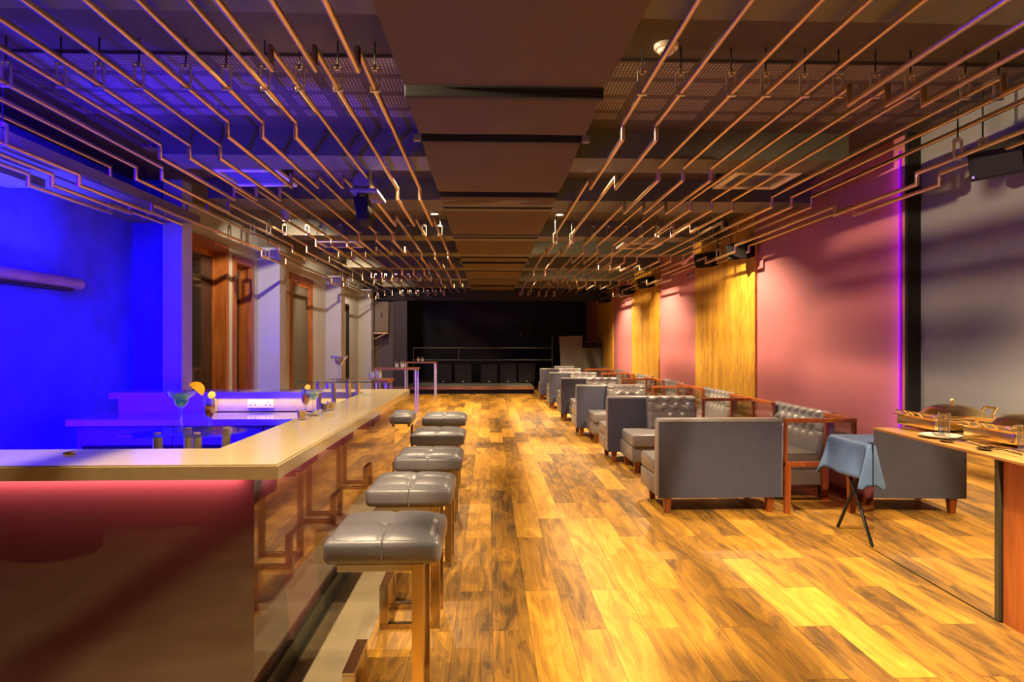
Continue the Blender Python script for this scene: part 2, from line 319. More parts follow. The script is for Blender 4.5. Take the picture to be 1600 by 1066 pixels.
# right side: grey wall near, mauve wall beyond, veneer panels on it
st(MB().box(3.52, 3.72, -4.2, 5.33, -0.1, CEIL).build('wall_right_near', 'greywall'))
st(MB().box(3.42, 3.72, 5.345, 23.4, -0.1, CEIL).build('wall_right', 'purple'))
trim_i = [0]
def trim(mb, m):
    trim_i[0] += 1
    return st(mb.build('trim_%d' % trim_i[0], m))
trim(MB().box(3.41, 3.52, 5.31, 5.345, 0, CEIL), 'dark')  # unlit end face of the wall step, its shade put into the colour
for a, b_ in ((8.38, 10.84), (13.22, 15.71), (18.15, 20.7)): trim(MB().box(3.39, 3.42, a, b_, 0, CEIL), 'veneer')
st(MB().box(3.40, 3.42, 5.345, 8.38, 0, 0.06).build('baseboard_right', 'redwood'))
# left side: plaster alcove of the bar, then recessed wall with pilasters
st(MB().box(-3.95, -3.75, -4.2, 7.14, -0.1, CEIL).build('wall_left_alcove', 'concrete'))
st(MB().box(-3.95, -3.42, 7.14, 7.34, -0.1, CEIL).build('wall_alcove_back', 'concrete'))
wl = MB()
for y0, y1 in ((7.34, 7.95), (9.29, 9.47), (10.28, 12.14), (13.66, 16.0), (17.2, 20.0)): wl.box(-4.0, -3.6, y0, y1, -0.1, CEIL)
for y0, y1, zt in ((7.95, 9.29, 2.79), (9.47, 10.28, 2.70), (12.14, 13.66, 2.74), (16.0, 17.2, 2.45)): wl.box(-4.0, -3.6, y0, y1, zt, CEIL)
st(wl.build('wall_left', 'pilaster'))
trim(MB().box(-3.42, -3.22, 7.10, 7.34, 0, CEIL), 'pilaster')
trim(MB().box(-3.60, -3.26, 10.5, 10.8, 0, 2.95), 'pilaster'); trim(MB().box(-3.60, -3.26, 14.8, 15.2, 0, 2.95), 'pilaster'); trim(MB().box(-3.60, -3.25, 18.5, 18.9, 0, 2.95), 'pilaster')
# soffit over the bar alcove
trim(MB().box(-3.75, -3.05, 1.0, 7.14, 2.72, 2.80).box(-3.75, -3.45, 1.0, 5.3, 2.66, 2.72), 'soffit')
# ceiling beams across the room, and perforated strips between them
for a, b_, x0, x1 in ((2.55, 3.05, -3.0, 3.52), (5.36, 5.8, -2.6, 2.95), (6.97, 7.55, -2.9, 3.42), (9.3, 9.75, -2.8, 3.42), (11.06, 11.5, -2.8, 3.42), (13.2, 13.65, -2.8, 3.42), (15.4, 15.85, -2.8, 3.42), (17.6, 18.0, -2.8, 3.42)):
    trim(MB().box(x0, x1, a, b_, 2.95, CEIL), 'beam')
trim(MB().box(-4.0, 3.42, 19.25, 19.6, 2.70, CEIL), 'black')
trim(MB().box(-3.0, 3.52, 3.98, 5.02, CEIL - 0.02, CEIL), 'perf')
trim(MB().box(-3.0, -1.2, 5.85, 6.95, CEIL - 0.02, CEIL), 'perf')

# doors and windows of the left wall: deep wood frames with dark panes
def opening(name, y0, y1, zt, m_glass, fw=0.10, dp=0.0):
    root = thing(name, None, None, (-3.6, (y0 + y1) / 2, 0)); st(root)
    h = (y1 - y0) / 2
    fr = MB().box(-0.19, 0.025, -h, -h + fw, 0, zt).box(-0.19, 0.025, h - fw, h, 0, zt).box(-0.19, 0.025, -h + fw, h - fw, zt - fw, zt)
    fr.build('door_frame' if name[0] == 'd' else 'window_frame', 'frame', root)
    sa = MB(); a = h - fw
    sa.box(-0.17 + dp, -0.13 + dp, -a, -a + 0.06, 0.0, zt - fw).box(-0.17 + dp, -0.13 + dp, a - 0.06, a, 0.0, zt - fw).box(-0.17 + dp, -0.13 + dp, -a + 0.06, a - 0.06, zt - fw - 0.07, zt - fw)
    sa.build('sash', 'frame', root)
    MB().box(-0.165 + dp, -0.145 + dp, -a + 0.06, a - 0.06, 0.0, zt - fw - 0.07).build('pane', m_glass, root)
    return root
opening('door_1', 7.95, 9.29, 2.79, 'darkglass'); opening('door_2', 9.47, 10.28, 2.70, 'darkglass')
opening('window_1', 12.14, 13.66, 2.74, 'mesh', 0.13, 0.125)
d3 = thing('door_3', None, None, (-3.6, 16.6, 0)); st(d3)
MB().box(-0.12, 0.02, -0.6, -0.54, 0, 2.45).box(-0.12, 0.02, 0.54, 0.6, 0, 2.45).box(-0.12, 0.02, -0.54, 0.54, 2.37, 2.45).build('door_frame', 'dark', d3)
MB().box(-0.10, -0.06, -0.54, 0.54, 0, 2.37).build('door_leaf', 'cream', d3)

# LED strip down the edge of the mauve wall
s = MB().box(3.408, 3.42, 5.40, 5.425, 0.05, 3.05).build('led_strip', 'purpleled'); tag(s, 'purple vertical light strip at the near edge of the mauve wall', 'light strip')

# ------------------------------------------------------------------ downlight fittings
dl = sl = None
rows = {0.94: 'right of the fabric canopy', -0.72: 'left of the fabric canopy', 9: '', -2.5: 'near the left wall', 2.365: 'over the booths'}
cnt = {}
for x, y, e, cone in DOWN:
    cnt[x] = cnt.get(x, 0) + 1
    lab = 'small lit round ceiling downlight %s, %s in its row counting away' % (rows[x], ORD[cnt[x] - 1])
    if dl is None:
        dl = thing('downlight', lab, 'ceiling light', (x, y, CEIL), 0, 'recessed downlights')
        MB().lathe([(0.045, -0.004), (0.062, -0.008), (0.062, 0.0)]).build('bezel', 'white', dl, True)
        MB().lathe([(0, -0.0015), (0.045, -0.002)]).build('lens', 'lens', dl)
    elif x < -2:
        if sl is None:
            sl = thing('surface_downlight', lab, 'ceiling light', (x, y, CEIL), 0, 'surface downlights near the left wall')
            MB().lathe([(0.055, 0.0), (0.055, -0.20), (0.042, -0.205), (0.042, -0.19), (0.0, -0.19)], n=24).build('can', 'white', sl, True)
            MB().lathe([(0, -0.2035), (0.041, -0.2035)]).build('lens', 'lens', sl)
        else: dup(sl, (x, y, CEIL), 0, lab)
    else: dup(dl, (x, y, CEIL), 0, lab, 'recessed downlights')

# ------------------------------------------------------------------ brass pipes on hangers
HI, LO = 1.45 + 1.457, 1.45 + 1.36
def jogs(first_drop, low=1.4, period=4.37, y0=-1.0, y1=19.2):
    ev = []; d = first_drop
    while d > y0 + 0.3: d -= period
    while d < y1:
        for yy, k in ((d, 'lo'), (d + low, 'hi')):
            if y0 + 0.2 < yy < y1 - 0.2: ev.append((yy, k))
        d += period
    return ev
def pipe(x, drop, label, group, hi=HI, lo=LO, hangers=(-0.6, 3.82, 8.9, 14.2, 18.6), low=1.4, period=4.37, y1=19.2):
    root = thing('ceiling_pipe', label, 'pipe', (x, 0, 0), 0, group)
    y0 = -1.0; ev = jogs(drop, low, period, y0, y1)
    state = hi if (not ev or ev[0][1] == 'lo') else lo
    pts = [(0, y0, state)]; zs = [(y0, state)]
    for yy, k in ev:
        pts.append((0, yy, state)); state = lo if k == 'lo' else hi; pts.append((0, yy, state)); zs.append((yy, state))
    pts.append((0, y1, state))
    MB().tube(pts, 0.0165, 10).build('tube', 'brass', root, True, angle=60)
    for hy in hangers:
        z = [b for a, b in zs if a <= hy][-1]
        if min([abs(hy - e[0]) for e in ev] + [9]) < 0.1: hy += 0.2; z = [b for a, b in zs if a <= hy][-1]
        loop = MB()
        for sx in (-1, 1): loop.hexa([(sx * 0.025 - 0.002, hy - 0.012, z - 0.01), (sx * 0.025 + 0.002, hy - 0.012, z - 0.01), (sx * 0.025 + 0.002, hy + 0.012, z - 0.01), (sx * 0.025 - 0.002, hy + 0.012, z - 0.01),
                                         (sx * 0.025 - 0.002, hy - 0.012, z + 0.118), (sx * 0.025 + 0.002, hy - 0.012, z + 0.118), (sx * 0.025 + 0.002, hy + 0.012, z + 0.118), (sx * 0.025 - 0.002, hy + 0.012, z + 0.118)])
        loop.box(-0.027, 0.027, hy - 0.012, hy + 0.012, z + 0.115, z + 0.12).box(-0.027, 0.027, hy - 0.012, hy + 0.012, z - 0.021, z - 0.017).box(-0.009, 0.009, hy - 0.009, hy + 0.009, z + 0.10, z + 0.13)
        loop.build('hanger_loop', 'strap', root)
        MB().tube([(0, hy, z + 0.118), (0, hy, CEIL)], 0.005, 6).build('hanger_rod', 'dark', root)
GR, GL = 'brass pipes right of the canopy', 'brass pipes left of the canopy'
right = [(0.885, 4.39), (1.11, 4.39), (1.405, 5.47), (1.61, 5.47), (1.84, 5.47), (2.04, 6.67), (2.26, 6.67), (2.47, 6.67), (2.80, 6.5), (3.0, 6.5), (3.2, 6.5)]
left = [(-0.65, 6.29), (-0.86, 6.29), (-1.075, 6.29), (-1.27, 4.42), (-1.486, 4.42), (-1.71, 4.42), (-1.97, 4.95), (-2.19, 4.95), (-2.40, 4.95), (-2.70, 5.59), (-2.91, 5.59), (-3.12, 5.59)]
for i, (x, d) in enumerate(right): pipe(x, d, 'stepped brass ceiling pipe, %s one right of the fabric canopy' % ORD[i], GR)
for i, (x, d) in enumerate(left): pipe(x, d, 'stepped brass ceiling pipe, %s one left of the fabric canopy' % ORD[i], GL)
HB, LB = 1.45 + 1.235, 1.45 + 1.155
for i, (x, d) in enumerate([(3.10, 4.72), (3.27, 4.72)]): pipe(x, d, 'low hung stepped brass pipe %s the right wall' % ['one step away from', 'closest to'][i], 'low brass pipes by the right wall', HB, LB, (0.9, 4.3, 8.9, 14.2, 18.6), 1.15, 3.55)
for i, (x, d, ye) in enumerate([(-2.99, 4.96, 18.4), (-3.18, 4.96, 7.0), (-3.35, 4.96, 7.0)]): pipe(x, d, 'low hung stepped brass pipe by the left wall, %s' % ['farthest of three from the wall', 'middle one of three', 'closest of three to the wall'][i], 'low brass pipes by the left wall', HB, LB, (0.9, 4.2, 8.9, 14.2, 18.0) if i == 0 else (0.9, 4.2, 6.6), 1.05, 3.9, ye)

# ------------------------------------------------------------------ fabric canopy strips and their rods
strips = [(0.3, 3.99), (4.07, 4.87), (4.98, 6.74), (6.82, 7.29), (7.40, 9.36), (9.47, 11.52), (11.60, 12.34), (12.45, 13.64), (13.74, 15.55), (15.66, 17.3), (17.4, 19.0)]
for i, (a, b_) in enumerate(strips):
    Lg = b_ - a; sg = 0.012 + 0.012 * Lg
    m = MB()
    def f(u, v, dz=0.0):
        x = -0.50 + 1.19 * u; y = a + Lg * v
        return (x, y, 2.965 - sg * math.sin(math.pi * v) - 0.006 * math.sin(9 * u + 5 * v + i) * math.sin(math.pi * v) + 0.03 * (v ** 30 + (1 - v) ** 30) + dz)
    m.grid(f, 20, 28).grid(lambda u, v: f(u, v, 0.006), 20, 28)
    tag(m.build('canopy_fabric', 'canopy', None, True), 'brown fabric canopy strip over the aisle, %s from the camera' % ORD[i], 'fabric canopy', 'brown fabric strips of the ceiling canopy')
for i, (y, wide) in enumerate([(4.03, 0), (4.925, 1), (6.78, 0), (7.345, 1), (9.415, 1), (11.56, 1), (12.395, 1), (13.69, 0), (15.6, 1), (17.35, 1)]):
    r = thing('canopy_rod', 'dark rod carrying the fabric canopy, %s from the camera' % ORD[i], 'rod', (0.095, y, 2.965), 0, 'dark rods of the fabric canopy')
    MB().box(-0.60, 0.60, -0.022, 0.022, -0.03, 0.04, 0.004).build('bar', 'dark', r)
    for sx in (-1, 1):
        if wide: MB().box(sx * 0.62 - 0.03, sx * 0.62 + 0.03, -0.025, 0.025, -0.022, 0.022, 0.003).build('end_cap', 'greywall', r)
        MB().tube([(sx * 0.62 if wide else sx * 0.58, 0, 0.02), (sx * 0.62 if wide else sx * 0.58, 0, CEIL - 2.965)], 0.003, 6).build('hanging_wire', 'strap', r)

# ------------------------------------------------------------------ ceiling cassettes, smoke detector, spot on a drop post
def cassette(x, y, label):
    c = thing('ceiling_air_conditioner', label, 'air conditioner', (x, y, 2.94), 0, 'ceiling air conditioner cassettes')
    fr = MB(); w_ = 0.30; q = 0.235
    for a in ((-w_, w_, -w_, -q), (-w_, w_, q, w_), (-w_, -q, -q, q), (q, w_, -q, q)): fr.box(a[0], a[1], a[2], a[3], 0, 0.03, 0.004)
    fr.build('frame', 'white', c)
    MB().box(-0.27, 0.27, -0.27, 0.27, 0.03, 0.23).build('housing', 'dark', c)
    g = MB()
    for k in range(9): g.box(-q + 0.02, q - 0.02, -q + 0.02 + k * 0.052, -q + 0.036 + k * 0.052, 0.012, 0.024, rot=Matrix.Rotation(R(30), 3, 'X'))
    g.build('grille', 'greywall', c)
cassette(2.45, 6.05, 'square ceiling air conditioner with slatted grille, nearest on the right')
cassette(-2.12, 6.1, 'square ceiling air conditioner with slatted grille, nearest on the left, lit blue')
cassette(2.3, 10.15, 'square ceiling air conditioner with slatted grille, farther on the right')
cassette(-2.25, 10.15, 'square ceiling air conditioner with slatted grille, farther on the left')
sd = thing('smoke_detector', 'round cream smoke detector on the ceiling right of the canopy', 'smoke detector', (1.02, 3.80, CEIL))
MB().lathe([(0.07, 0), (0.07, -0.018), (0.064, -0.026), (0.05, -0.028)], n=32).build('base', 'white', sd, True)
MB().lathe([(0.05, -0.02), (0.05, -0.038), (0.042, -0.048), (0, -0.05)], n=32).build('sensor_cap', 'white', sd, True)
ps = thing('ceiling_projector', 'black projector hung on a square drop post left of the canopy', 'projector', (-1.12, 5.95, CEIL))
MB().box(-0.07, 0.07, -0.07, 0.07, -0.36, 0, 0.004).build('drop_post', 'soffit', ps)
MB().box(-0.10, 0.14, -0.09, 0.42, -0.385, -0.36, 0.003).build('mount_plate', 'soffit', ps)
hd = MB().hexa([(-0.05, -0.02, -0.62), (0.06, -0.02, -0.62), (0.06, 0.16, -0.66), (-0.05, 0.16, -0.66), (-0.08, -0.05, -0.42), (0.05, -0.05, -0.42), (0.05, 0.14, -0.42), (-0.08, 0.14, -0.42)], 0.015).build('body', 'blackgloss', ps, True)
MB().tube([(-0.05, 0.05, -0.385), (-0.05, 0.05, -0.44)], 0.012, 8).tube([(0.03, 0.05, -0.385), (0.03, 0.05, -0.44)], 0.012, 8).build('yoke', 'blackgloss', ps)

# ------------------------------------------------------------------ the bar
bar = thing('bar_counter', 'U-shaped bar with cream stone top and glossy brown lacquered front at left', 'bar', (-0.9, 2.6, 0))
def rel(mb, name, m, root, smooth=False):
    bmesh.ops.translate(mb.bm, vec=-root.location, verts=mb.bm.verts); return mb.build(name, m, root, smooth)
top = MB(); X0 = -3.7
poly = [(X0, 2.475), (-0.775, 2.475), (-0.775, 6.55), (-3.44, 6.55), (-3.44, 6.14), (-1.15, 6.14), (-1.15, 2.87), (X0, 2.87)]
top.prism(poly, 0.95, 1.005)
bmesh.ops.bevel(top.bm, geom=[e for e in top.bm.edges if abs(e.verts[0].co.z - e.verts[1].co.z) < 1e-4 and e.verts[0].co.z > 1.0], offset=0.006, segments=2, affect='EDGES')
ct = rel(top, 'countertop', 'counter', bar)
rel(MB().box(X0, -0.905, 2.60, 2.625, 0.10, 0.95), 'front_panel', 'lacquer', bar)
for a, b_ in ((2.6255, 3.98), (3.984, 5.2), (5.204, 6.42)):
    rel(MB().box(-0.93, -0.905, a, b_, 0.10, 0.95), 'side_panel', 'lacquer', bar)
rel(MB().box(X0, -0.93, 2.66, 2.80, 0.0, 0.95).box(-1.10, -0.93, 2.66, 6.42, 0.0, 0.95).box(-3.4, -1.1, 6.30, 6.42, 0.0, 0.95), 'carcass', 'dark', bar)
rel(MB().box(X0, -0.89, 2.615, 2.66, 0.0, 0.10).box(-0.93, -0.885, 2.615, 6.42, 0.0, 0.10).box(-0.905, -0.87, 2.6, 6.42, 0.0, 0.012), 'plinth', 'plinth', bar)
rel(MB().box(X0, -0.93, 2.585, 2.60, 0.944, 0.949), 'led_strip', 'pinkled', bar)
# back bar: low counter, drawers, blank panel, lit recess with socket
bb = thing('back_bar_cabinet', 'low back bar cabinet with drawers inside the bar, lit blue', 'cabinet', (-2.3, 5.65, 0))
rel(MB().box(-3.50, -1.14, 5.62, 6.16, 0.765, 0.82, 0.004), 'worktop', 'backtop', bb)
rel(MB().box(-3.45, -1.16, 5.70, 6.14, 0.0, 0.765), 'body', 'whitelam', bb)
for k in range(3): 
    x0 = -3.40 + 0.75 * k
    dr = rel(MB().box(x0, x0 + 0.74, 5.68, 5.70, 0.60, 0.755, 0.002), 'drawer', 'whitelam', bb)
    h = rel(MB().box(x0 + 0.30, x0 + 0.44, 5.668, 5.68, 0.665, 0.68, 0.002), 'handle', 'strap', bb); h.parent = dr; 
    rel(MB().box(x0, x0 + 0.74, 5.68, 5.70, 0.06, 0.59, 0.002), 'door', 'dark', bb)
rel(MB().box(-3.35, -2.60, 6.14, 6.30, 0.82, 0.95), 'blank_panel', 'backtop', bb)
rel(MB().box(-2.60, -1.14, 6.27, 6.30, 0.82, 0.95).box(-2.6, -2.52, 6.15, 6.27, 0.82, 0.95), 'recess_lining', 'counter', bb)
so = thing('power_socket', 'cream double power socket plate in the lit recess of the back bar', 'socket', (-2.12, 6.268, 0.893))
MB().box(-0.12, 0.12, -0.012, 0, -0.042, 0.038, 0.003).build('plate', 'white', so)
pins = MB()
for cx in (-0.07, 0.07):
    for px, pz, pw in ((0, 0.016, 0.004), (-0.022, -0.014, 0.005), (0.022, -0.014, 0.005), (-0.012, -0.005, 0.003), (0.012, -0.005, 0.003)): pins.box(cx + px - pw, cx + px + pw, -0.0135, -0.012, pz - pw, pz + pw)
pins.build('pin_holes', 'dark', so)
# inner worktop of the front runs (behind the bar top), carries the glass stands
iw = MB().box(-3.5, -1.12, 2.82, 3.50, 0.72, 0.76, 0.003).box(-1.75, -1.12, 3.50, 5.6, 0.72, 0.76, 0.003)
iw.box(-3.5, -1.12, 3.42, 3.48, 0.0, 0.72).box(-1.73, -1.70, 3.5, 5.6, 0.0, 0.72)
tag(iw.build('bar_worktop', 'backtop'), 'lower cream work shelf behind the bar top', 'worktop')

# ------------------------------------------------------------------ bar stools
def make_stool(label):
    r = thing('bar_stool', label, 'bar stool', (0, 0, 0), 0, 'grey leather bar stools')
    W, D = 0.22, 0.21
    sm = MB()
    def topf(u, v):
        x = (u * 2 - 1); y = (v * 2 - 1); z = 0.742 - 0.016 * (x ** 4 + y ** 4) - 0.020 * math.exp(-((x * 4.5) ** 2 + (y * 4) ** 2)) - 0.009 * math.exp(-(x * 16) ** 2) - 0.008 * math.exp(-(y * 14) ** 2)
        return (x * W, y * D, z)
    sm.box(-W, W, -D, D, 0.622, 0.716, 0.028, 4)
    for v in list(sm.bm.verts):   # crown the top, pull in the tufted cross
        if v.co.z > 0.715: v.co.z += 0.0
    seat = sm
    b = bmesh.new(); n1, n2 = 24, 20
    k = 0.84
    V = [[b.verts.new((topf(i / n1, j / n2)[0] * 0.93, topf(i / n1, j / n2)[1] * 0.93, topf(i / n1, j / n2)[2] + (0.0 if 0 < i < n1 and 0 < j < n2 else -0.012))) for j in range(n2 + 1)] for i in range(n1 + 1)]
    for i in range(n1):
        for j in range(n2): b.faces.new((V[i][j], V[i + 1][j], V[i + 1][j + 1], V[i][j + 1]))
    seat.add(b)
    seat.build('seat', 'leather', r, True, angle=55)
    sm2 = MB().tube([(0, -D - 0.001, 0.63), (0, -D - 0.002, 0.715), (0, -D + 0.03, 0.735), (0, -0.03, 0.728)], 0.0022, 6).build('seam', 'leather', r, True)
    MB().lathe([(0, 0.725), (0.008, 0.724), (0.012, 0.718), (0.012, 0.712)], n=12).build('button', 'leather', r, True)
    for yy in (-0.175, 0.08):
        t = 0.0225; d = 0.014; f = MB()
        xl, xr = -0.15, 0.155
        f.box(xr - 2 * t, xr, yy - d, yy + d, 0.0, 0.622, 0.0015)
        f.box(xl - 0.02, xr - 2 * t, yy - d, yy + d, 0.594, 0.622, 0.0015)
        f.box(xl, xr - 2 * t, yy - d, yy + d, 0.0, 0.03, 0.0015)
        f.box(xl, xl + 2 * t, yy - d, yy + d, 0.03, 0.205, 0.0015)
        f.build('leg_frame', 'steelgold', r)
    MB().box(-0.15, -0.105, -0.189, 0.094, 0.205, 0.218, 0.0015).build('footrest', 'steelgold', r)
    return r
names = ['grey leather bar stool nearest the camera, its footrest cut by the frame', 'grey leather bar stool second from the camera', 'grey leather bar stool third from the camera, middle of the row', 'grey leather bar stool fourth from the camera', 'grey leather bar stool fifth and farthest in the row in front of the bar', 'grey leather bar stool turned sideways at the far end of the bar']
stool = make_stool(names[0]); stool.location = (-0.40, 2.70, 0)
for n, x, y, rz in ((1, -0.405, 3.58, 0), (2, -0.395, 4.51, 0), (3, -0.42, 5.61, 0), (4, -0.45, 6.86, 0), (5, -1.0, 7.05, R(90))): dup(stool, (x, y, 0), rz, names[n])

# ------------------------------------------------------------------ booths
def leg_mb(x, y, h=0.135, a=0.032, b_=0.022): return MB().hexa([(x - b_, y - b_, 0), (x + b_, y - b_, 0), (x + b_, y + b_, 0), (x - b_, y + b_, 0), (x - a, y - a, h), (x + a, y - a, h), (x + a, y + a, h), (x - a, y + a, h)])
def tuft(root, x0, x1, z0, z1, yb, yt, yback, cols, rows_, m='leather2'):
    """deep buttoned backrest facing -y; front face leans from yb (bottom) to yt (top)"""
    Wd = x1 - x0; Hh = z1 - z0; btn = []
    for j in range(rows_):
        n = cols if j % 2 == 0 else cols - 1
        for i in range(n):
            btn.append(((i + 1) / (cols + 1) + (0 if j % 2 == 0 else 0.5 / (cols + 1)), 1 - 0.16 - j * 0.30))
    def f(u, v):
        e = 0.0
        for bu, bv in btn:
            du = (u - bu) * Wd; dv = (v - bv) * Hh; e = max(e, math.exp(-((du / 0.05) ** 2 + (dv / 0.045) ** 2)))
            if abs(du) < 0.008 + 0.0: pass
        edge = max(0, 1 - min(u, 1 - u) * Wd / 0.03, 1 - min(v, 1 - v) * Hh / 0.035)
        crease = 0.0
        for j in range(rows_):
            bv = 1 - 0.16 - j * 0.30; crease = max(crease, 0.35 * math.exp(-((v - bv) * Hh / 0.012) ** 2))
        y = yb + (yt - yb) * v + 0.045 * max(e, crease) + 0.03 * edge * edge
        return (x0 + Wd * u, y, z0 + Hh * v)
    nu = max(24, int(Wd * 60)); nv = 30
    m_ = MB().grid(f, nu, nv)
    b = bmesh.new()   # body behind the face: sides, top, back
    fr = [f(i / nu, 1.0) for i in range(nu + 1)]
    m_.hexa([(x0, yb + 0.03, z0), (x1, yb + 0.03, z0), (x1, yback, z0), (x0, yback, z0), (x0, yt + 0.03, z1 - 0.002), (x1, yt + 0.03, z1 - 0.002), (x1, yback, z1), (x0, yback, z1)])
    b.free()
    o = m_.build('backrest', m, root, True, angle=50)
    for bu, bv in btn:
        p = f(bu, bv); MB().lathe([(0, 0.008), (0.007, 0.006), (0.010, 0.0), (0.007, -0.006), (0, -0.008)], (p[0], p[1] - 0.002, p[2]), n=10).build('button', m, root, True)
    return o
def sofa_away(label, loc):
    r = thing('booth_sofa', label, 'sofa', loc, 0, 'sofas facing away from the camera')
    w_ = 0.535
    MB().box(-w_, w_, 0.0, 0.015, 0.135, 0.785, 0.004).build('back_panel', 'sofaback', r)
    MB().hexa([(-w_, 0.015, 0.135), (w_, 0.015, 0.135), (w_, 0.17, 0.135), (-w_, 0.17, 0.135), (-w_, 0.0, 0.81), (w_, 0.0, 0.81), (w_, 0.12, 0.81), (-w_, 0.12, 0.81)], 0.018, 3).build('backrest', 'leather2', r, True)
    MB().tube([(-w_ + 0.004, -0.002, 0.14), (-w_ + 0.004, -0.002, 0.786), (w_ - 0.004, -0.002, 0.786), (w_ - 0.004, -0.002, 0.14)], 0.004, 6).build('piping', 'leather2', r, True)
    MB().box(-w_, w_, 0.15, 0.66, 0.135, 0.30, 0.012).build('seat_base', 'leather2', r, True)
    MB().box(-w_ + 0.004, w_ - 0.004, 0.16, 0.67, 0.30, 0.44, 0.025, 3).build('seat_cushion', 'leather2', r, True)
    for x in (-w_ + 0.09, w_ - 0.09):
        for y in (0.06, 0.58): leg_mb(x, y).build('leg', 'redwood', r)
    return r
def sofa_facing(label, loc):
    r = thing('booth_bench', label, 'sofa', loc, 0, 'buttoned sofas facing the camera')
    x0, x1 = -0.43, 0.47
    MB().box(x0, x1, -0.70, -0.02, 0.135, 0.30, 0.012).build('seat_base', 'leather2', r, True)
    MB().box(x0 + 0.004, x1 - 0.004, -0.72, -0.12, 0.30, 0.44, 0.025, 3).build('seat_cushion', 'leather2', r, True)
    tuft(r, x0 + 0.32, x1, 0.43, 0.815, -0.20, -0.13, -0.012, 3, 2)
    for x in (x0 + 0.07, x1 - 0.09):
        for y in (-0.62, -0.10): leg_mb(x, y).build('leg', 'redwood', r)
    return r
def wall_sofa(label, loc):
    r = thing('wall_sofa', label, 'sofa', loc, R(-90), 'buttoned sofas along the right wall')
    MB().box(-0.60, 0.60, -0.45, 0.03, 0.135, 0.28, 0.012).build('seat_base', 'leather2', r, True)
    MB().box(-0.60, 0.60, -0.47, 0.0, 0.28, 0.43, 0.025, 3).build('seat_cushion', 'leather2', r, True)
    tuft(r, -0.60, 0.60, 0.40, 0.81, -0.04, 0.06, 0.13, 7, 2)
    for x in (-0.5, 0.5):
        for y in (-0.38, 0.06): leg_mb(x, y, a=0.03, b_=0.02).build('leg', 'dark', r)
    return r
def divider(label, loc, y0, y1, xr):
    """low wood frame with glass panes: one rail across at xr, one along the wall side"""
    r = thing('glass_divider', label, 'divider', loc, 0, 'wood framed glass dividers'); Wd = 0.62
    ys = sorted({y0, xr, y1})
    for y in ys:
        leg = MB(); 
        if y == xr: MB().hexa([(0.0, y - 0.02, 0), (0.045, y - 0.02, 0), (0.045, y + 0.02, 0), (0.0, y + 0.02, 0), (0, y - 0.024, 0.40), (0.05, y - 0.024, 0.40), (0.05, y + 0.024, 0.40), (0, y + 0.024, 0.40)]).box(0, 0.022, y - 0.018, y + 0.018, 0.40, 0.78).build('leg', 'redwood', r)
        leg.hexa([(Wd - 0.06, y - 0.02, 0), (Wd - 0.01, y - 0.02, 0), (Wd - 0.01, y + 0.02, 0), (Wd - 0.06, y + 0.02, 0), (Wd - 0.07, y - 0.024, 0.40), (Wd, y - 0.024, 0.40), (Wd, y + 0.024, 0.40), (Wd - 0.07, y + 0.024, 0.40)]).box(Wd - 0.03, Wd, y - 0.018, y + 0.018, 0.40, 0.78).build('leg', 'redwood', r)
    MB().box(0, Wd, xr - 0.024, xr + 0.024, 0.775, 0.81, 0.003).box(Wd - 0.05, Wd, y0, y1, 0.776, 0.811, 0.003).build('top_rail', 'orangewood', r)
    MB().box(0, Wd, xr - 0.022, xr + 0.022, 0.40, 0.44, 0.003).box(Wd - 0.045, Wd, y0, y1, 0.40, 0.441, 0.003).build('lower_rail', 'redwood', r)
    MB().box(0.022, Wd - 0.03, xr - 0.003, xr + 0.003, 0.44, 0.776).build('glass_pane', 'pane', r)
    if y1 > y0: MB().box(Wd - 0.02, Wd - 0.014, y0 + 0.02, y1 - 0.02, 0.44, 0.776).build('glass_pane', 'pane', r)
    return r
YB = [5.6, 8.02, 10.28, 12.42, 14.75, 17.1]
XO = [0, 0.0, -0.08, -0.09, -0.10, -0.12]
place = ['nearest the camera', 'second from the camera', 'third from the camera', 'fourth from the camera', 'fifth from the camera', 'sixth and farthest from the camera']
sa = sf = ws = None
for i, y in enumerate(YB):
    x = 1.97 + XO[i]
    lab = 'grey booth sofa seen from behind, %s in the row' % place[i]
    if sa is None: sa = sofa_away(lab, (x, y, 0))
    else: dup(sa, (x, y, 0), 0, lab)
    if i > 0:
        lab = 'grey buttoned booth sofa facing the camera, %s in the row' % ['', 'nearest', 'second nearest', 'third nearest', 'fourth nearest', 'fifth nearest'][i]
        if sf is None: sf = sofa_facing(lab, (x + 0.04, y - 0.005, 0))
        else: dup(sf, (x + 0.04, y - 0.005, 0), 0, lab)
    lab = 'grey buttoned sofa along the right wall, %s' % ['in the nearest booth', 'in the second booth', 'in the third booth', 'in the fourth booth', 'in the fifth booth', 'in the farthest booth'][i]
    if i < 6:
        yy = y + (1.08 if i == 0 else 1.08)
        if ws is None: ws = wall_sofa(lab, (3.08, yy, 0))
        else: dup(ws, (3.08, yy, 0), R(-90), lab)
    if i == 0: divider('red wood and glass divider beside the nearest booth sofa, behind the blue table', (2.52, y, 0), 0.0, 0.46, 0.0)
    elif i == 1: dv = divider('red wood and glass divider at the end of the second booth sofa', (2.51, y, 0), -0.85, 0.44, -0.27)
    else: dup(dv, (2.51 + XO[i] * 0.6, y, 0), 0, 'red wood and glass divider at the end of the %s booth sofa' % ORD[i])
x = 1.86
dup(sf, (x + 0.1, 18.95, 0), 0, 'grey buttoned booth sofa facing the camera, last in the row by the stage')

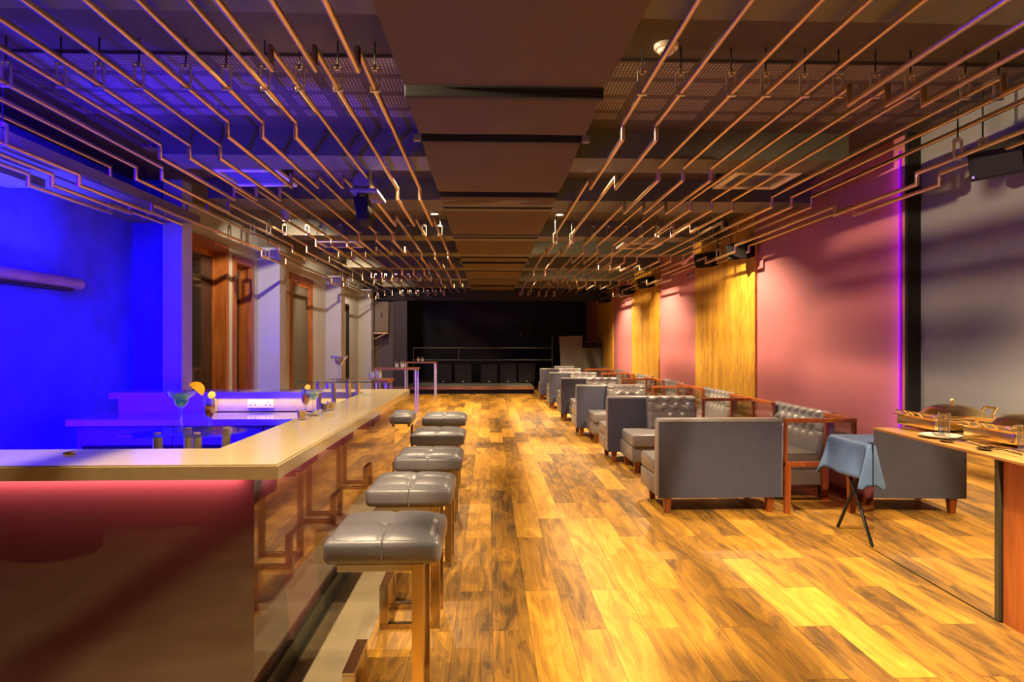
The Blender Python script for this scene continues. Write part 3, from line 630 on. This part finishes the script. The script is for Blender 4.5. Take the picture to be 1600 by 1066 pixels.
# ------------------------------------------------------------------ buffet counter with mirror front
bu = thing('buffet_counter', 'buffet counter with mirrored side and orange wood cladding at right', 'buffet', (2.66, 3.4, 0))
def skew(p): return (p[0] + 0.042 * (p[1] - 3.4), p[1], p[2])
def sk(mb): 
    for v in mb.bm.verts: v.co.x += 0.042 * (v.co.y - 3.4)
    return mb
rel(sk(MB().box(2.64, 3.50, 0.3, 4.58, 0.845, 0.862, 0.003)), 'worktop', 'topwood', bu)
rel(sk(MB().box(2.645, 2.655, 3.395, 4.575, 0.01, 0.845)), 'mirror', 'mirror', bu)
rel(sk(MB().box(2.645, 2.675, 3.365, 3.393, 0.01, 0.845).box(2.655, 2.66, 3.39, 4.575, 0.0, 0.845)), 'edge_trim', 'plinth', bu)
for k in range(14):
    rel(sk(MB().box(2.665, 2.69, 3.36 - 0.22 * (k + 1) + 0.004, 3.36 - 0.22 * k, 0.0, 0.84, 0.002)), 'wood_board', 'orangewood', bu)
rel(sk(MB().box(2.69, 3.44, 0.32, 3.36, 0.0, 0.845).box(2.66, 3.44, 3.36, 4.57, 0.0, 0.845)), 'carcass', 'dark', bu)
# chafing dishes
def chafing(label, loc):
    r = thing('chafing_dish', label, 'chafing dish', loc, R(4), 'chafing dishes on the buffet')
    MB().box(-0.20, 0.30, -0.17, 0.17, 0.0, 0.012, 0.004).box(-0.22, 0.32, -0.185, 0.185, 0.03, 0.10, 0.012, 3).build('water_pan', 'gold', r, True)
    MB().box(-0.24, 0.34, -0.205, 0.205, 0.10, 0.108, 0.003).build('rim', 'gold', r)
    lid = MB().lathe([(0.195, 0.108), (0.195, 0.118), (0.188, 0.122), (0.16, 0.150), (0.10, 0.172), (0.03, 0.182), (0, 0.183)], (0.05, 0, 0), n=40, sy=0.95).build('lid', 'gold', r, True)
    k = MB().lathe([(0.004, 0.182), (0.005, 0.194), (0.012, 0.198), (0.015, 0.208), (0.010, 0.218), (0, 0.22)], (0.05, 0, 0), n=16).build('knob', 'gold', r, True)
    k.parent = lid
    for sy in (-1, 1):
        MB().tube([(-0.245, sy * 0.10, 0.112), (-0.28, sy * 0.10, 0.135), (-0.28, sy * 0.02, 0.14), (-0.245, sy * 0.02, 0.112)], 0.006, 8).build('handle', 'gold', r, True)
    MB().tube([(0.30, -0.05, 0.115), (0.33, -0.05, 0.155), (0.33, 0.05, 0.155), (0.30, 0.05, 0.115)], 0.009, 8).build('lid_handle', 'gold', r, True)
    return r
ch = chafing('gold chafing dish with domed lid on the far end of the buffet', (3.06, 4.36, 0.862))
dup(ch, (3.08, 3.74, 0.862), R(4), 'gold chafing dish with domed lid nearer the camera, cut by the frame edge')
# saucers, tea light glasses, tongs, spoons
def saucer(label, loc):
    r = thing('saucer', label, 'plate', loc, 0, 'white saucers under the candle glasses')
    MB().lathe([(0.0, 0.002), (0.06, 0.002), (0.075, 0.0), (0.118, 0.014), (0.120, 0.018), (0.076, 0.006), (0.0, 0.006)], n=36).build('dish', 'china', r, True); return r
s1 = saucer('white saucer under the candle glass at the far end of the buffet', (2.82, 4.06, 0.863)); 
def candle(label, loc):
    r = thing('candle_glass', label, 'glass', loc, 0, 'clear footed glasses on the buffet')
    MB().lathe([(0.034, 0.0), (0.034, 0.006), (0.030, 0.012), (0.032, 0.10), (0.033, 0.15), (0.031, 0.15), (0.029, 0.02), (0, 0.016)], n=24).build('bowl', 'glass', r, True)
    return r
c1 = candle('clear glass tumbler on a saucer in front of the far chafing dish', (2.84, 4.06, 0.869)); dup(c1, (2.86, 3.46, 0.863), 0, 'clear glass tumbler in front of the nearer chafing dish')
def tongs(label, loc, rz, name='serving_tongs'):
    r = thing(name, label, 'tongs', loc, rz, 'gold serving tongs')
    MB().tube([(0, 0, 0.006), (0.06, 0.012, 0.02), (0.16, 0.014, 0.018), (0.20, 0.004, 0.008)], 0.004, 8).tube([(0, 0, 0.006), (0.06, -0.012, 0.02), (0.16, -0.014, 0.018), (0.20, -0.004, 0.008)], 0.004, 8).build('arms', 'gold', r, True)
    MB().lathe([(0, 0.0), (0.018, 0.003), (0.024, 0.010), (0.022, 0.011), (0, 0.004)], (0.21, 0, 0.0), n=18, sx=1.4).build('claw', 'gold', r, True)
    return r
t1 = tongs('gold serving tongs laid across the near rim of the far chafing dish', (2.84, 4.15, 0.972), R(30)); dup(t1, (2.86, 3.56, 0.972), R(25), 'gold serving tongs laid across the rim of the nearer chafing dish'); 
def spoon(label, loc, rz):
    r = thing('serving_spoon', label, 'spoon', loc, rz, 'serving spoons lying on the buffet edge')
    MB().tube([(0, 0, 0.010), (0.10, 0, 0.02), (0.22, 0, 0.012)], 0.0045, 8).build('handle', 'chrome', r, True)
    MB().lathe([(0, 0.0), (0.024, 0.002), (0.034, 0.012), (0.033, 0.013), (0.022, 0.004), (0, 0.003)], (-0.035, 0, 0), n=20, sx=1.35).build('bowl', 'chrome', r, True)
    return r
p1 = spoon('steel serving spoon lying near the saucer on the buffet edge', (2.79, 3.86, 0.863), R(-86))
for q, (xx, yy, rz, lb) in enumerate([(2.73, 3.84, -86, 'steel serving spoon second in the bundle on the buffet edge'), (2.79, 3.56, -86, 'steel serving spoon third in the bundle on the buffet edge'), (2.73, 3.54, -88, 'steel serving spoon closest to the camera on the buffet edge')]): dup(p1, (xx, yy, 0.863), R(rz), lb)
# folding table under a blue cloth
ft = thing('folding_table', 'small folding table on dark crossed metal legs behind the mirrored buffet', 'table', (3.0, 4.875, 0))
MB().box(-0.33, 0.32, -0.26, 0.24, 0.71, 0.732, 0.004).build('tabletop', 'tablewood', ft)
for sx in (-0.28, 0.28):
    MB().tube([(sx, -0.24, 0.012), (sx, 0.22, 0.71)], 0.012, 8).build('leg', 'dark', ft, True); MB().tube([(sx * 0.94, 0.26, 0.012), (sx * 0.94, -0.20, 0.71)], 0.012, 8).build('leg', 'dark', ft, True)
MB().tube([(-0.28, -0.24, 0.014), (0.28, -0.24, 0.014)], 0.009, 8).build('foot_bar', 'dark', ft, True)
cl = MB()
def clothf(u, v):
    # top 0.66 x 0.52, drop on every side, folds in the hanging part
    x = -0.60 + 1.20 * u; y = -0.58 + 1.14 * v; hx, hy = 0.335, 0.265
    ox = max(0, abs(x) - hx); oy = max(0, abs(y) - hy); sxn = 1 if x > 0 else -1; syn = 1 if y > 0 else -1
    if ox <= 0 and oy <= 0: return (x, y, 0.736 + 0.001 * math.sin(20 * x))
    d = math.hypot(ox, oy); drop = min(d, 0.34); fl = 0.16 + 0.10 * min(ox, oy) / 0.2
    a = 0.018 * math.sin(13 * y + 2 if ox > oy else 14 * x + 1) * min(1, drop / 0.15) * max(0.0, 1 - min(ox, oy) / 0.05)
    px = sxn * (hx + (fl * drop + a) * (ox / d)) if ox > 0 else x; py = syn * (hy + ((fl * drop + a) if syn > 0 else 0.012 * min(1, drop / 0.1)) * (oy / d)) if oy > 0 else y
    if ox > 0 and oy <= 0: py = y
    return (px, py, 0.736 - drop * (1 - 0.5 * fl * fl) * 0.95)
cl.grid(clothf, 48, 44)
co = cl.build('tablecloth', 'cloth', None, True, at=(3.0, 4.875, 0), angle=80)
sol = co.modifiers.new('thick', 'SOLIDIFY'); sol.thickness = 0.003; sol.offset = 1
tag(co, 'blue cloth draped over the small table behind the mirrored buffet', 'tablecloth')

# ------------------------------------------------------------------ glass stands and drinks
def stand(label, loc, w_, d_, hp, posts):
    r = thing('glass_stand', label, 'glass stand', loc, 0, 'octagonal glass stands on brass posts')
    c = 0.30
    poly = [(-w_, -d_ * c), (-w_ * 0.62, -d_), (w_ * 0.42, -d_ * 0.94), (w_ * 0.86, -d_ * 0.5), (w_, d_ * 0.25), (w_ * 0.5, d_ * 0.95), (-w_ * 0.1, d_), (-w_ * 0.7, d_ * 0.55)]
    MB().prism(poly, hp, hp + 0.009).build('glass_top', 'tglass', r)
    for px, py in posts:
        p = MB().lathe([(0.021, 0), (0.021, hp), (0, hp)], (px, py, 0), n=20).build('post', 'brasspost', r, True)
        MB().lathe([(0.016, hp + 0.009), (0.016, hp + 0.014), (0, hp + 0.015)], (px, py, 0), n=20).build('cap', 'brasspost', p, True)
    return r
g1 = stand('octagonal glass stand on brass posts behind the near bar top, carrying two cocktails', (-1.43, 3.24, 0.76), 0.255, 0.185, 0.262, [(-0.11, -0.09), (-0.055, 0.10), (0.07, -0.09), (0.13, 0.10)])
g2 = stand('octagonal glass stand at the far end of the bar, carrying a red cocktail', (-1.30, 5.85, 0.765), 0.36, 0.20, 0.30, [(-0.15, -0.10), (-0.07, 0.10), (0.10, -0.10), (0.14, 0.10)])
g2.location = (-1.30, 5.83, 0.82)
def margarita(label, loc, liq, fruit=True, sc=1.0):
    r = thing('margarita_glass', label, 'cocktail', loc, 0, 'margarita cocktails')
    MB().lathe([(0, 0.002), (0.036, 0.0), (0.036, 0.003), (0.008, 0.008), (0.006, 0.03), (0.006, 0.085), (0.010, 0.094), (0.028, 0.115), (0.032, 0.135), (0.052, 0.146), (0.058, 0.165), (0.0565, 0.165), (0.050, 0.149), (0.030, 0.137), (0.026, 0.117), (0.008, 0.098), (0, 0.097)], n=32).build('glass', 'glass', r, True)
    MB().lathe([(0, 0.099), (0.008, 0.099), (0.0255, 0.118), (0.0295, 0.138), (0.046, 0.148), (0, 0.149)], n=28).build('drink', liq, r, True)
    ic = MB()
    for k in range(9):
        a = k * 2.4; ic.box(0.022 * math.cos(a) - 0.007, 0.022 * math.cos(a) + 0.007, 0.018 * math.sin(a) - 0.007, 0.018 * math.sin(a) + 0.007, 0.140 + 0.004 * (k % 3), 0.154 + 0.003 * (k % 3), 0.002, rot=Matrix.Rotation(a, 3, 'Z'))
    ic.build('crushed_ice', 'ice', r)
    if fruit:
        pts = [(0.0, 0.0)] + [(0.036 * math.cos(t), 0.036 * math.sin(t)) for t in [R(-10 + 20 * k) for k in range(10)]]
        w2 = MB().prism(pts, -0.004, 0.004, 'y'); bmesh.ops.rotate(w2.bm, cent=(0, 0, 0), matrix=Matrix.Rotation(R(30), 3, 'Y'), verts=w2.bm.verts); bmesh.ops.translate(w2.bm, vec=(0.062, 0, 0.168), verts=w2.bm.verts)
        w2.build('orange_slice', 'orange', r)
    r.scale = (sc,) * 3
    return r
def flute(label, loc, liq):
    r = thing('stemmed_glass', label, 'cocktail', loc, 0, 'red stemmed cocktails')
    MB().lathe([(0, 0.002), (0.030, 0.0), (0.030, 0.003), (0.007, 0.008), (0.0055, 0.02), (0.0055, 0.052), (0.012, 0.062), (0.024, 0.085), (0.027, 0.12), (0.0245, 0.165), (0.0235, 0.165), (0.0255, 0.12), (0.0225, 0.087), (0.010, 0.065), (0, 0.063)], n=28).build('glass', 'glass', r, True)
    MB().lathe([(0, 0.065), (0.0105, 0.066), (0.0225, 0.088), (0.0250, 0.117), (0, 0.118)], n=24).build('drink', liq, r, True)
    MB().box(-0.012, 0.006, -0.008, 0.008, 0.112, 0.135, 0.003).build('ice_cube', 'ice', r)
    l = MB().lathe([(0, -0.003), (0.018, -0.003), (0.018, 0.003), (0, 0.003)], n=24); bmesh.ops.rotate(l.bm, cent=(0, 0, 0), matrix=Matrix.Rotation(R(80), 3, 'X'), verts=l.bm.verts); bmesh.ops.translate(l.bm, vec=(0.014, -0.004, 0.170), verts=l.bm.verts)
    l.build('lemon_slice', 'lemon', r, True)
    return r
def shot(label, loc, liq):
    r = thing('shot_glass', label, 'shot glass', loc, 0, 'shot glasses on the bar')
    MB().lathe([(0, 0), (0.022, 0.0), (0.029, 0.058), (0.0275, 0.058), (0.0215, 0.010), (0, 0.010)], n=24).build('glass', 'glass', r, True)
    MB().lathe([(0, 0.0105), (0.0212, 0.0105), (0.0262, 0.048), (0, 0.048)], n=24).build('drink', liq, r, True)
    return r
zt = 0.76 + 0.262 + 0.0105
margarita('blue margarita with orange slice on the near glass stand', (-1.475, 3.24, zt), 'blue', True, 1.15)
flute('red cocktail with lemon slice on the near glass stand', (-1.345, 3.25, zt), 'red')
margarita('red margarita on the far glass stand', (-1.30, 5.83, 0.82 + 0.3105), 'red', False, 1.3)
margarita('blue margarita standing on the bar top beside the shot glasses', (-1.075, 4.12, 1.006), 'blue', False, 1.0)
f2 = flute('red cocktail with orange slice standing on the bar top', (-1.145, 4.20, 1.006), 'red')
shot('yellow shot glass on the inner edge of the bar top', (-1.09, 3.92, 1.006), 'amber')
shot('brown shot glass beside the blue margarita on the bar top', (-1.075, 4.40, 1.006), 'brown')
shot('amber shot glass behind the brown one on the bar top', (-1.06, 4.50, 1.006), 'amber')
at_ = MB().lathe([(0.020, 0.0), (0.022, 0.004), (0.021, 0.008), (0.019, 0.008), (0.017, 0.003), (0, 0.002)], n=24)
tag(at_.build('bottle_cap', 'gold', None, True, at=(-1.69, 2.74, 1.005)), 'small gold ring-shaped cap lying on the near bar top', 'cap')

# ------------------------------------------------------------------ high tables at left, with jars
def high_table(label, loc, w_=0.44):
    r = thing('high_table', label, 'table', loc, 0, 'high wooden tables along the left wall')
    MB().box(-w_, w_, -0.27, 0.27, 0.91, 0.95, 0.004).build('tabletop', 'tablewood', r)
    for x in (-w_ + 0.04, w_ - 0.04):
        for y in (-0.23, 0.23): MB().box(x - 0.016, x + 0.016, y - 0.016, y + 0.016, 0, 0.91).build('leg', 'strap', r)
    return r
h = high_table('high dark wood table just beyond the far end of the bar', (-1.82, 9.45, 0))
dup(h, (-1.90, 13.9, 0), 0, 'high dark wood table halfway to the stage'); dup(h, (-1.88, 18.5, 0), 0, 'high dark wood table in front of the stage')
def jar(label, loc):
    r = thing('glass_jar', label, 'jar', loc, 0, 'glass jars on the high tables')
    MB().lathe([(0, 0), (0.042, 0), (0.045, 0.01), (0.045, 0.10), (0.036, 0.115), (0.036, 0.14), (0.034, 0.14), (0.034, 0.11), (0.042, 0.098), (0.042, 0.012), (0, 0.01)], n=20).build('jar_body', 'glass', r, True)
    MB().lathe([(0, 0.012), (0.040, 0.012), (0.040, 0.085), (0, 0.085)], n=20).build('contents', 'white', r, True)
    return r
j = jar('left glass jar of the pair on the nearest high table', (-1.64, 9.4, 0.95))
for x, y, lb in ((-1.545, 9.4, 'right glass jar of the pair on the nearest high table'), (-1.90, 13.8, 'left glass jar on the middle high table'), (-1.79, 13.8, 'right glass jar on the middle high table'), (-1.94, 18.4, 'left glass jar on the table in front of the stage'), (-1.83, 18.4, 'right glass jar on the table in front of the stage')): dup(j, (x, y, 0.95), 0, lb)

# ------------------------------------------------------------------ wall speakers, camera, bamboo lamp
def speaker(label, loc, rz, tilt=12, sc=1.0):
    r = thing('wall_speaker', label, 'speaker', loc, 0, 'black wall speakers'); r.rotation_euler = (R(tilt), 0, rz); r.scale = (sc,) * 3
    MB().prism([(-0.16, -0.13), (0.16, -0.13), (0.19, -0.02), (0.12, 0.13), (-0.12, 0.13), (-0.19, -0.02)], -0.11, 0.11, 'z').build('cabinet', 'blackgloss', r)
    MB().box(-0.155, 0.155, -0.142, -0.13, -0.10, 0.10, 0.004).build('grille', 'blackgloss', r)
    MB().box(-0.14, -0.125, -0.146, -0.142, -0.09, -0.075).build('badge', 'gold', r)
    MB().tube([(0, 0.13, 0), (0, 0.22, 0.02)], 0.018, 8).build('bracket', 'dark', r)
    return r
speaker('black wall speaker over the buffet at upper right', (3.36, 4.22, 2.66), R(-62), 14)
for x, y, z, lb in ((3.27, 8.5, 2.66, 'black wall speaker at the near side of the first veneer panel'), (3.25, 9.8, 2.70, 'black wall speaker at the far side of the first veneer panel'), (3.22, 13.5, 2.70, 'black wall speaker at the near side of the second veneer panel'), (3.22, 15.4, 2.70, 'black wall speaker at the far side of the second veneer panel'), (3.22, 18.5, 2.70, 'black wall speaker on the third veneer panel')):
    speaker(lb, (x, y, z), R(-55), 16, 0.9)
cm = thing('security_camera', 'small white security camera beside the first veneer panel', 'camera', (3.36, 10.95, 2.60))
MB().tube([(0.06, 0, 0), (0.0, -0.02, 0.0)], 0.014, 8).build('mount', 'white', cm, True); MB().tube([(-0.0, 0.0, 0), (-0.07, -0.06, -0.02)], 0.026, 12).build('body', 'white', cm, True); MB().tube([(-0.07, -0.06, -0.02), (-0.075, -0.065, -0.0215)], 0.018, 12).build('lens', 'dark', cm, True)
bl = thing('bamboo_wall_lamp', 'bamboo tube lamp on the blue lit wall at left', 'lamp', (-3.69, 4.2, 1.985))
bt = MB(); ys = [-2.0, -1.2, -0.55, 0.05, 0.62, 1.2, 1.93]
for a, b_ in zip(ys, ys[1:]): bt.tube([(0, a + 0.004, 0), (0, a + 0.02, 0), (0, b_ - 0.02, 0), (0, b_ - 0.004, 0)], 0.052, 16).tube([(0, b_ - 0.006, 0), (0, b_ + 0.006, 0)], 0.050, 16)
bt.build('bamboo_tube', 'bamboo', bl, True); MB().box(-0.06, 0.03, -1.9, 1.8, -0.075, -0.052).build('shelf_board', 'dark', bl)

# ------------------------------------------------------------------ stage
stg = thing('stage', 'low dark stage with wooden edge at the far end', 'stage', (-1.0, 19.1, 0))
MB().box(-2.6, 2.3, 0.12, 4.25, 0, 0.16).build('platform', 'dark', stg); MB().box(-2.6, 2.3, 0.04, 4.25, 0.16, 0.215, 0.004).build('deck', 'dj', stg); MB().box(-2.6, 2.3, 0.0, 0.05, 0.13, 0.218, 0.004).build('nosing', 'tablewood', stg)
trim(MB().box(-3.6, -2.78, 19.7, 19.9, 0, 2.95), 'soffit'); trim(MB().box(-2.78, -2.38, 19.4, 19.6, 0, 2.95), mat('stage_pillar', (0.035, 0.028, 0.032), 0.6))
for i, x in enumerate((-1.42, -0.80, 0.0, 0.60, 1.18)):
    if i == 0: 
        sb = thing('subwoofer', 'black stage subwoofer, leftmost of the row behind the rail', 'speaker', (x, 21.0, 0.217), 0, 'black subwoofers on the stage')
        MB().box(-0.27, 0.27, -0.25, 0.25, 0, 0.60, 0.012).build('cabinet', 'blackgloss', sb); MB().box(-0.25, 0.25, -0.258, -0.25, 0.02, 0.58, 0.004).build('grille', 'dark', sb); MB().box(-0.02, 0.02, -0.262, -0.258, 0.04, 0.07).build('badge', 'strap', sb)
    else: dup(sb, (x, 21.0, 0.217), 0, 'black stage subwoofer, %s from the left behind the rail' % ORD[i])
rl = thing('stage_railing', 'thin steel railing across the stage front', 'railing', (0, 20.2, 0.217))
for z in (0.735, 1.10): MB().tube([(-2.3, 0, z), (1.95, 0, z)], 0.014, 8).build('rail', 'greysteel', rl, True)
for x, za, zb in ((-2.28, 0, 1.1), (-0.92, 0.735, 1.10), (1.92, 0, 1.47)): MB().tube([(x, 0, za), (x, 0, zb)], 0.011, 8).build('post', 'greysteel', rl, True)
dj = thing('dj_console', 'grey console with a tall tapered front panel at the right of the stage', 'dj booth', (2.75, 19.9, 0.0))
MB().hexa([(-0.58, -0.05, 0.2), (0.02, -0.05, 0.2), (0.02, 0.0, 0.2), (-0.58, 0.0, 0.2), (-0.66, -0.15, 1.66), (0.04, -0.15, 1.68), (0.04, -0.10, 1.68), (-0.66, -0.10, 1.66)]).build('front_panel', 'dj', dj)
MB().box(0.04, 0.62, -0.05, 0.5, 0, 1.32).build('body', 'dj', dj)
MB().box(0.10, 0.50, 0.05, 0.35, 1.32, 1.42, 0.01).build('riser', 'dark', dj)
mxr = thing('dj_mixer', 'dark mixer on top of the stage console', 'mixer', (3.05, 20.1, 1.42)); MB().box(-0.2, 0.2, -0.12, 0.12, 0, 0.07, 0.006).build('body', 'blackgloss', mxr); MB().box(-0.18, 0.18, -0.10, 0.10, 0.07, 0.074).build('control_plate', 'strap', mxr)
bs = thing('bracket_speaker', 'large grey loudspeaker on a wall bracket beside the stage', 'speaker', (-3.06, 18.95, 1.78), R(20))
MB().hexa([(-0.18, -0.05, 0.0), (0.2, -0.05, 0.0), (0.2, 0.36, 0.0), (-0.18, 0.36, 0.0), (-0.18, -0.05, 0.86), (0.22, -0.05, 0.86), (0.22, 0.36, 0.86), (-0.18, 0.36, 0.86)], 0.01).build('cabinet', 'dj', bs)
MB().box(0.0, 0.03, -0.06, -0.05, 0.40, 0.55).build('carry_handle', 'dark', bs)
MB().box(-0.19, 0.20, -0.02, 0.02, -0.05, -0.015).hexa([(-0.19, -0.02, -0.2), (-0.16, -0.02, -0.2), (-0.16, 0.02, -0.2), (-0.19, 0.02, -0.2), (0.10, -0.02, -0.05), (0.14, -0.02, -0.05), (0.14, 0.02, -0.05), (0.10, 0.02, -0.05)]).build('bracket', 'strap', bs)
so2 = speaker('black hanging stage speaker at the back of the stage', (1.25, 22.3, 1.9), 0, 0, 1.6)

# behind the camera, seen in the bar's lacquer
cb = thing('service_cabinet', 'low brown cabinet opposite the bar front, seen reflected in it', 'cabinet', (-2.3, -0.6, 0))
MB().box(-1.3, 1.1, -0.4, 0.45, 0.0, 1.9).build('body', 'soffit', cb)
for k in range(3): MB().box(-1.28 + 0.8 * k, -0.5 + 0.8 * k, 0.45, 0.47, 0.02, 1.88, 0.003).build('door', 'redwood', cb)
bk = MB().lathe([(0, 0), (0.26, 0), (0.31, 0.42), (0.30, 0.42), (0.25, 0.02), (0, 0.02)], n=32)
tag(bk.build('bucket', 'blackgloss', None, True, at=(-3.0, 0.45, 0)), 'black round bucket reflected in the bar front', 'bucket')
